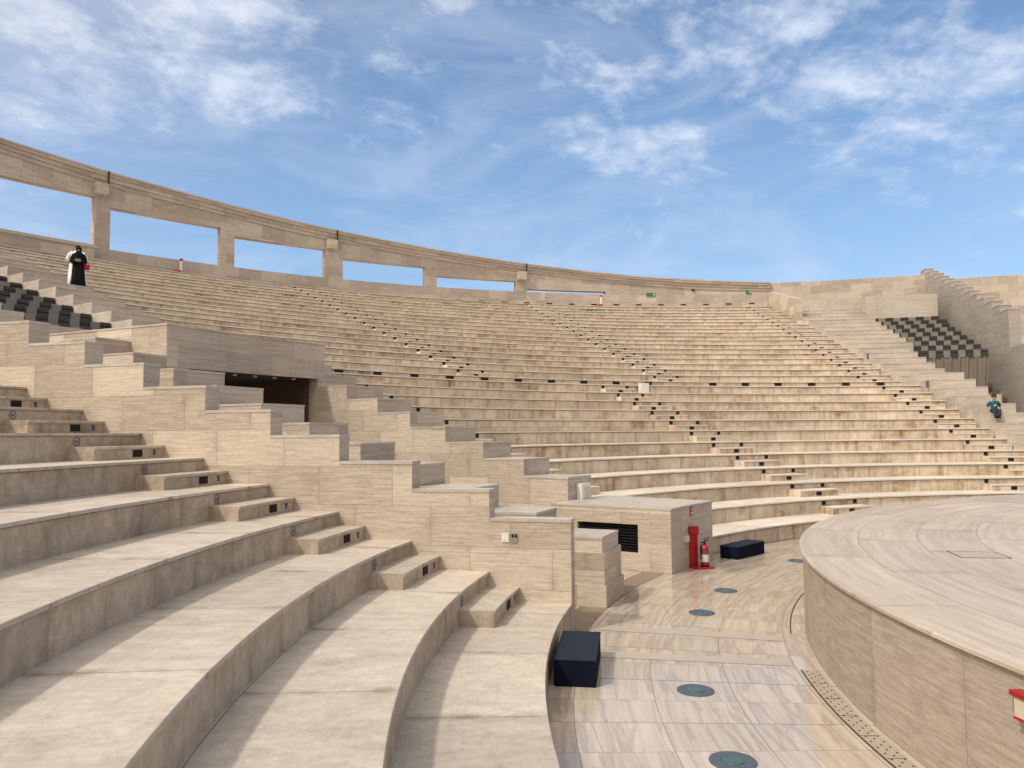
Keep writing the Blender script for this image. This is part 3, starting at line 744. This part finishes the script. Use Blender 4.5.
# small lamp posts on the wing's end faces
for k, lb in ((16, 'small grey lamp on the wing parapet, upper'), (11, 'small grey lamp on the wing parapet, lower')):
    t = 85.55 if k > 12 else 84.85
    c = pol(Rk(k)+.25, t, zk(k)+.2); e = empty('wall_lamp', c, lb, 'lamp')
    bm = bmesh.new(); cyl(bm, c+Vector((0, 0, .12)), .055, .3, 12); obj('body', bm, 'greysteel', e)
    bm = bmesh.new(); revolve(bm, [(0, .27), (.065, .27), (.06, .31), (0, .33)], c, 12); obj('cap', bm, 'steel', e)

# ------------------------------------------------------------------ people
def skinmesh(verts, edges, sub=2):
    me = bpy.data.meshes.new('tmp'); me.from_pydata([v[:3] for v in verts], edges, [])
    o = bpy.data.objects.new('tmp', me); COL.objects.link(o)
    md = o.modifiers.new('s', 'SKIN'); md.use_smooth_shade = True
    for i, v in enumerate(verts):
        s = me.skin_vertices[0].data[i]; r = v[3]; s.radius = (r, r) if not isinstance(r, tuple) else r
        s.use_root = (i == 0)
    ss = o.modifiers.new('d', 'SUBSURF'); ss.levels = sub; ss.render_levels = sub
    dg = bpy.context.evaluated_depsgraph_get(); dg.update()
    res = bpy.data.meshes.new_from_object(o.evaluated_get(dg))
    bpy.data.objects.remove(o); bpy.data.meshes.remove(me)
    return res
def place(me, c, ang):
    me.transform(Matrix.Translation(c) @ Matrix.Rotation(ang, 4, 'Z')); return me
def part(name, me, mats, parent):
    me.name = name; me.materials.clear()
    for m in (mats if isinstance(mats, list) else [mats]): me.materials.append(M[m])
    for p in me.polygons: p.use_smooth = True
    return link(name, me, parent)
def bm_me(bm):
    bmesh.ops.recalc_face_normals(bm, faces=bm.faces[:]); me = bpy.data.meshes.new('p'); bm.to_mesh(me); bm.free(); return me
def ellip(bm, c, r, seg=16, ring=12, mi=0):
    q = bmesh.ops.create_uvsphere(bm, u_segments=seg, v_segments=ring, radius=1.)
    bmesh.ops.transform(bm, matrix=Matrix.Translation(c) @ Matrix.Diagonal((*r, 1)), verts=q['verts']); return q['verts']
def loft(bm, rings, seg=20, fold=0.):
    """rings: (z, cx, cy, rx, ry)"""
    vs = []
    for z, cx, cy, rx, ry in rings:
        vs.append([bm.verts.new((cx+rx*cos(2*pi*i/seg)*(1+fold*sin(5*2*pi*i/seg)*(1.4-z)), cy+ry*sin(2*pi*i/seg)*(1+fold*sin(5*2*pi*i/seg)*(1.4-z)), z)) for i in range(seg)])
    for a, b2 in zip(vs, vs[1:]):
        for i in range(seg): bm.faces.new((a[i], a[(i+1) % seg], b2[(i+1) % seg], b2[i]))
    bm.faces.new(vs[0]); bm.faces.new(vs[-1])
def finger_chains(base, d, side, n, vi):
    """five short finger chains from a palm vertex; returns verts, edges"""
    vs, es = [], []
    d = Vector(d).normalized(); side = Vector(side).normalized()
    for j, L in zip((-1.5, -.5, .5, 1.5), (.062, .075, .070, .055)):
        p = Vector(base)+side*.016*j+d*.03
        q = p+d*L*.55; r = q+d*L*.4+side.cross(d)*.02
        k = vi+len(vs); vs += [(*p, .009), (*q, .008), (*r, .007)]; es += [(n, k), (k, k+1), (k+1, k+2)]
    p = Vector(base)-side*.03; q = p+d*.035-side*.015
    k = vi+len(vs); vs += [(*p, .010), (*q, .009)]; es += [(n, k), (k, k+1)]
    return vs, es
def body(H, joints, legs, head):
    """continuous skin body; joints is dict with arm points L/R"""
    v = [(0, 0, .53*H, .10*H/1.7), (0, 0, .64*H, .095), (0, .005, .75*H, .115), (0, .01, .82*H, .06), (*head[0], .045), (*head[1], .075), (*head[2], .085)]
    e = [(0, 1), (1, 2), (2, 3), (3, 4), (4, 5), (5, 6)]
    for s, arm in ((-1, joints[0]), (1, joints[1])):
        i = len(v); rr = (.05, .042, .034, .026, .03)
        v += [(*p, r) for p, r in zip(arm, rr)]; e += [(2, i)]+[(i+q, i+q+1) for q in range(len(arm)-1)]
        d = Vector(arm[-1])-Vector(arm[-2]); sd = Vector((0, 1, 0)) if abs(d.normalized().y) < .8 else Vector((1, 0, 0))
        fv, fe = finger_chains(arm[-1], d, sd, len(v)-1, len(v)); v += fv; e += fe
    for leg in legs:
        i = len(v); rr = (.085, .058, .038, .035, .025)
        v += [(*p, r) for p, r in zip(leg, rr)]; e += [(0, i)]+[(i+q, i+q+1) for q in range(len(leg)-1)]
    return v, e
def face(root, hc, hr, c, ang, fwd=(0, -1, 0), scale=1.):
    bm = bmesh.new()
    for s in (-1, 1): ellip(bm, Vector(hc)+Vector((s*.032*scale, -hr*.86, .012)), (.013*scale, .008, .009*scale), 8, 6)
    part('eyes', place(bm_me(bm), c, ang), 'eye', root)
    bm = bmesh.new()
    ellip(bm, Vector(hc)+Vector((0, -hr*.98, -.018)), (.014, .02, .026), 8, 6)
    ellip(bm, Vector(hc)+Vector((0, -hr*.86, -.058)), (.026, .012, .009), 8, 6)
    for s in (-1, 1): ellip(bm, Vector(hc)+Vector((s*hr*.93, .0, -.005)), (.012, .022, .032), 8, 6)
    part('face_features', place(bm_me(bm), c, ang), 'skin', root)

def face_dir(p):   # angle so that local -Y looks at the stage centre
    d = Vector((CX, CY, 0))-Vector((p.x, p.y, 0)); return math.atan2(d.y, d.x)+pi/2
# woman in black
zw = zk(21)+.62*HH
cwm = pol(Rk(21)+.30, 145.55, zw); aw = R(25)
wr = empty('person', cwm, 'person in a long black abaya and headscarf holding a tan clutch', 'person')
armL = [(-.16, 0, 1.30), (-.225, -.02, 1.03), (-.10, -.2, 1.0), (-.06, -.22, 1.0)]
armR = [(.16, 0, 1.30), (.225, -.02, 1.03), (.10, -.2, 1.0), (.06, -.22, 1.0)]
v, e = body(1.6, (armL, armR), [[(-.09, 0, .8), (-.1, 0, .45), (-.1, .02, .09), (-.1, -.04, .04), (-.1, -.16, .035)], [(.09, 0, .8), (.1, 0, .45), (.1, .02, .09), (.1, -.04, .04), (.1, -.16, .035)]], [(0, .01, 1.37), (0, -.01, 1.45), (0, 0, 1.51)])
part('body', place(skinmesh(v, e), cwm, aw), 'skin', wr)
face(wr, (0, -.005, 1.48), .083, cwm, aw)
bm = bmesh.new()
loft(bm, [(.02, 0, 0, .27, .23), (.3, 0, 0, .24, .2), (.7, 0, 0, .215, .17), (1.0, 0, 0, .20, .15), (1.2, 0, 0, .205, .14), (1.32, 0, 0, .185, .12), (1.40, 0, 0, .075, .075)], 30, .06)
for s in (-1, 1): tube(bm, [(s*.15, 0, 1.29), (s*.22, -.0, 1.14), (s*.235, -.03, 1.0), (s*.17, -.14, .97), (s*.08, -.2, 1.0)], [.075, .075, .08, .075, .065], 12)
part('abaya', place(bm_me(bm), cwm, aw), 'black_cloth', wr)
bm = bmesh.new()
vs = ellip(bm, (0, .012, 1.495), (.105, .115, .125), 20, 14)
bmesh.ops.delete(bm, geom=[f for f in bm.faces if f.calc_center_median().y < -.075 and abs(f.calc_center_median().x) < .055 and f.calc_center_median().z < 1.53], context='FACES')
loft(bm, [(1.22, 0, .02, .19, .14), (1.33, 0, .02, .15, .13), (1.41, 0, .015, .09, .095)], 20)
part('headscarf', place(bm_me(bm), cwm, aw), 'black_cloth', wr)
clp = cwm+Matrix.Rotation(aw, 3, 'Z') @ Vector((0, -.27, 1.01))
cl = empty('clutch_bag', clp, 'tan leather clutch bag held by the person in black', 'bag')
bm = bmesh.new(); bbox(bm, clp, (.19, .045, .09), aw, .015); obj('body', bm, 'tan', cl)
bm = bmesh.new(); bbox(bm, clp+Matrix.Rotation(aw, 3, 'Z') @ Vector((0, -.028, .03)), (.192, .012, .045), aw, .004); obj('flap', bm, 'tan', cl)
# man in white behind her, one hand raised to his head
cm_ = pol(Rk(21)+.52, 145.42, zw)
mr = empty('person', cm_, 'person in a white robe behind the one in black, elbow raised', 'person')
aL = [(-.18, 0, 1.42), (-.33, .02, 1.2), (-.26, -.06, 1.04), (-.2, -.12, 1.0)]
aR = [(.2, 0, 1.42), (.29, -.02, 1.18), (.30, -.14, .98), (.31, -.2, .92)]
v, e = body(1.74, (aL, aR), [[(-.1, 0, .88), (-.11, 0, .5), (-.11, .02, .09), (-.11, -.05, .04), (-.11, -.18, .035)], [(.1, 0, .88), (.11, 0, .5), (.11, .02, .09), (.11, -.05, .04), (.11, -.18, .035)]], [(0, .01, 1.48), (0, -.01, 1.57), (0, 0, 1.64)])
part('body', place(skinmesh(v, e), cm_, aw), 'skin', mr)
face(mr, (0, -.005, 1.61), .083, cm_, aw)
bm = bmesh.new()
loft(bm, [(.06, 0, 0, .33, .24), (.5, 0, 0, .31, .2), (1.0, 0, 0, .27, .16), (1.3, 0, 0, .255, .15), (1.43, 0, 0, .2, .12), (1.51, 0, 0, .07, .07)], 24, .03)
tube(bm, [(-.15, 0, 1.43), (-.27, .01, 1.32), (-.335, .02, 1.19), (-.27, -.05, 1.05)], [.08, .075, .07, .055], 12)
tube(bm, [(.16, 0, 1.42), (.29, -.02, 1.2), (.31, -.1, 1.02)], [.085, .08, .07], 12)
part('robe', place(bm_me(bm), cm_, aw), 'white_cloth', mr)
bm = bmesh.new()
ellip(bm, (0, .02, 1.665), (.095, .105, .085), 16, 10)
part('hair', place(bm_me(bm), cm_, aw), 'hair', mr)
rbp = cm_+Matrix.Rotation(aw, 3, 'Z') @ Vector((.33, -.26, .80))
rbg = empty('shoulder_bag', rbp, 'bright red bag held at the side of the person in white', 'bag')
bm = bmesh.new(); bbox(bm, rbp+Vector((0, 0, .02)), (.26, .1, .22), aw, .03); obj('body', bm, 'redcloth', rbg)
bm = bmesh.new(); tube(bm, [rbp+Matrix.Rotation(aw, 3, 'Z') @ Vector(p) for p in ((-.09, 0, .12), (-.06, 0, .2), (0, .03, .22), (.06, 0, .2), (.09, 0, .12))], .012); obj('strap', bm, 'redcloth', rbg, True)
# seated child on the stepped wall
zc = (7+1.42)*HH
cc = pol(Rk(7)+.12, 84.0, zc); ac = face_dir(cc)+R(-8)
ch = empty('person', cc, 'child in a teal shirt sitting on the edge of a pale block', 'person')
# local: -Y forward over the edge, origin at seat
armL = [(-.15, 0, .43), (-.23, .02, .22), (-.25, -.03, .06), (-.255, -.07, .03)]
armR = [(.15, 0, .43), (.23, .02, .22), (.25, -.03, .06), (.255, -.07, .03)]
v = [(0, 0, .09, .095), (0, -.02, .24, .085), (0, -.05, .39, .10), (0, -.06, .47, .05), (0, -.075, .52, .04), (0, -.09, .58, .07), (0, -.085, .63, .078)]
e = [(0, 1), (1, 2), (2, 3), (3, 4), (4, 5), (5, 6)]
for arm in (armL, armR):
    i = len(v); v += [(*p, r) for p, r in zip(arm, (.042, .034, .027, .024))]; e += [(2, i)]+[(i+q, i+q+1) for q in range(3)]
    fv, fe = finger_chains(arm[-1], (0, -1, -.15), (1, 0, 0), len(v)-1, len(v)); v += fv; e += fe
for s in (-1, 1):
    i = len(v); leg = [(s*.07, -.04, .075), (s*.09, -.30, .085), (s*.05, -.35, -.22), (s*.05, -.37, -.26), (s*.05, -.47, -.275)]
    v += [(*p, r) for p, r in zip(leg, (.07, .052, .035, .034, .026))]; e += [(0, i)]+[(i+q, i+q+1) for q in range(4)]
part('body', place(skinmesh(v, e), cc, ac), 'skin', ch)
face(ch, (0, -.09, .605), .078, cc, ac, scale=.95)
bm = bmesh.new()
for i in range(46):
    a, b2 = random.uniform(0, 2*pi), random.uniform(.05, 1.)
    p = Vector((cos(a)*sqrt(1-b2*b2*.9)*.085, -.065+sin(a)*sqrt(1-b2*b2*.9)*.085, .64+.075*b2))
    if p.y < -.12 and p.z < .68: continue
    rr = random.uniform(.026, .04); ellip(bm, p, (rr, rr, rr), 8, 6)
ellip(bm, (0, -.06, .66), (.09, .09, .075), 14, 10)
part('hair', place(bm_me(bm), cc, ac), 'hair', ch)
bm = bmesh.new()
loft(bm, [(.05, 0, 0, .13, .105), (.2, 0, -.015, .125, .1), (.33, 0, -.04, .135, .1), (.43, 0, -.055, .125, .085), (.485, 0, -.065, .055, .055)], 20)
for s in (-1, 1): tube(bm, [(s*.1, -.05, .43), (s*.17, -.02, .38), (s*.215, .01, .27)], [.062, .058, .056], 12)
part('shirt', place(bm_me(bm), cc, ac), 'teal', ch)
bm = bmesh.new(); ellip(bm, (.01, -.135, .29), (.05, .012, .035), 10, 6); part('shirt_print', place(bm_me(bm), cc, ac), 'yellow', ch)
bm = bmesh.new()
for s in (-1, 1): tube(bm, [(s*.05, .02, .09), (s*.075, -.12, .09), (s*.09, -.31, .088), (s*.07, -.345, -.05), (s*.052, -.36, -.215)], [.1, .085, .068, .062, .052], 12)
part('trousers', place(bm_me(bm), cc, ac), 'denim', ch)
for s in (-1, 1):
    bm = bmesh.new(); ellip(bm, (s*.05, -.42, -.28), (.04, .09, .034), 12, 8); part('shoe', place(bm_me(bm), cc, ac), 'shoe', ch)

# ------------------------------------------------------------------ camera
f_px, pit, rol = 769., .0645, -.0088
c_, s_ = cos(pit), sin(pit); cr, sr = cos(rol), sin(rol)
cam = bpy.data.objects.new('camera', bpy.data.cameras.new('camera')); COL.objects.link(cam)
right, up, fwd = Vector((cr, -s_*sr, c_*sr)), Vector((-sr, -s_*cr, c_*cr)), Vector((0, c_, s_))
mw = Matrix.Identity(4)
for i in range(3): mw[i][0], mw[i][1], mw[i][2] = right[i], up[i], -fwd[i]
mw[2][3] = 2.1*U
cam.matrix_world = mw
cam.data.sensor_width = 36.; cam.data.lens = f_px/1024*36.; cam.data.clip_start = .05; cam.data.clip_end = 9000
sc.camera = cam

# ------------------------------------------------------------------ light: sun + sky with thin clouds
sunv = Vector((-.69, -.52, 1.)).normalized()     # towards the sun
el = math.asin(sunv.z)
sl_ = bpy.data.lights.new('sun', 'SUN'); sl_.energy = 2.7; sl_.angle = R(3.5); sl_.color = (1., .935, .85)
so = bpy.data.objects.new('sun', sl_); COL.objects.link(so)
so.rotation_euler = sunv.to_track_quat('Z', 'Y').to_euler()
w = bpy.data.worlds.new('World'); sc.world = w; w.use_nodes = True
nt = w.node_tree; bg = nt.nodes['Background']
sky = nt.nodes.new('ShaderNodeTexSky'); sky.sky_type = 'NISHITA'; sky.sun_disc = False
sky.sun_elevation = el; sky.sun_rotation = math.atan2(sunv.x, sunv.y)
sky.air_density = 1.; sky.dust_density = .6; sky.ozone_density = 1.6
S = .15
bg.inputs['Strength'].default_value = S
tc = nt.nodes.new('ShaderNodeTexCoord'); sp = nt.nodes.new('ShaderNodeSeparateXYZ'); nt.links.new(tc.outputs['Generated'], sp.inputs[0])
X, Y, Z = (V(nt, sp.outputs[i]) for i in range(3))
az = X.m('ARCTAN2', Y); ev = Z.m('ARCSINE')
az = az*(180/pi); ev = ev*(180/pi)
def dirpix(px, py):
    x, z = (px-512)/f_px, -(py-384)/f_px
    d = right*x+up*z+fwd; d.normalize(); return math.degrees(math.atan2(d.x, d.y)), math.degrees(math.asin(d.z))
# cloud banks: where in the sky (azimuth, elevation), how wide, how strong
banks = [(20, 55, 9, 6, .9), (75, 92, 8, 3, .45), (225, 8, 9, 4.5, .9), (245, 70, 7, 3.6, .95), (310, 75, 4, 4, .4), (385, 60, 5, 4, .5), (395, 125, 4, 2.6, .55),
         (495, 172, 2.5, 1.2, .5), (560, 5, 20, 3, .75), (575, 70, 4, 3.5, .7), (630, 95, 8, 6, .5), (650, 150, 6, 2.6, .85), (690, 135, 4, 2, .7),
         (790, 30, 9, 4, .75), (860, 70, 9, 4, .85), (940, 30, 7, 3, .8), (1010, 60, 5, 3.5, .8), (800, 130, 4, 2.6, .4), (900, 140, 5, 1.8, .75), (870, 165, 4, 1.6, .5), (935, 115, 3, 2, .6),
         (760, 245, 2.4, 1.2, .4), (1022, 222, 1.6, 1, .6), (1150, 90, 14, 8, .6), (-150, 90, 12, 8, .6)]
gen = V(nt, tc.outputs['Generated'])
acc = None
wa1 = noise(nt, gen, 5., 4., .6)-.5; wa2 = noise(nt, vec(nt, Y+3., Z+5., X), 5., 4., .6)-.5
azw, evw = az+wa1*9., ev+wa2*7.
for px, py, wx, wy, st_ in banks:
    a0, e0 = dirpix(px, py)
    d2 = ((azw-a0)/wx).m('POWER', 2.)+((evw-e0)/wy).m('POWER', 2.)
    g = (d2*-1.1).m('EXPONENT')*st_
    acc = g if acc is None else acc.max(g)
n1 = noise(nt, vec(nt, X*1.+Z*.4, Y*1., Z*2.2), 9., 10., .62, .35)
n2 = noise(nt, vec(nt, X, Y, Z*1.8), 24., 7., .6, .3)
dens = acc*1.1+(n1-.5)*2.6+(n2-.5)*1.1-.16
dens = dens.ramp(.05, 1.3)
thin = noise(nt, vec(nt, X*1.5, Y*1.5, Z*4.), 3., 7., .6, .8).ramp(.40, .74)*.34
dens = dens.max(thin).clamp01()
hz = ev.ramp(0., 34., .5, .0)
skyc = V(nt, sky.outputs[0])
tint = mixc(nt, 1., skyc, (.98, 1.12, 1.2), 'MULTIPLY')
tint = mixc(nt, hz, tint, (2.75, 4.0, 6.0))
cloud = mixc(nt, n2.ramp(.3, .7), (4.8, 5.5, 6.9), (6.1, 6.6, 7.5))
col = mixc(nt, dens*.82, tint, cloud)
# hazy bright aureole of the sun, milky sky round it, and whitish haze added out of view
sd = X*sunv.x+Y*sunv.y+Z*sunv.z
side = az.m('ABSOLUTE').ramp(48., 95.)*.75  # sky beyond the view whitened to brighten shaded stone
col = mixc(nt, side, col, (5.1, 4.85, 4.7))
col = mixc(nt, sd.ramp(-.05, .95)*.85, col, (7.4, 6.8, 6.1))
au = sd.ramp(.6, 1.)
col = mixc(nt, au*.9, col, (17., 15., 12.5))
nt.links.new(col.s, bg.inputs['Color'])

# ------------------------------------------------------------------ render settings
vs_ = sc.view_settings
vs_.view_transform = 'Standard'; vs_.look = 'None'; vs_.exposure = -.11; vs_.gamma = 1.; vs_.use_curve_mapping = False
sc.render.engine = 'CYCLES'
sc.cycles.max_bounces = 6; sc.cycles.diffuse_bounces = 3
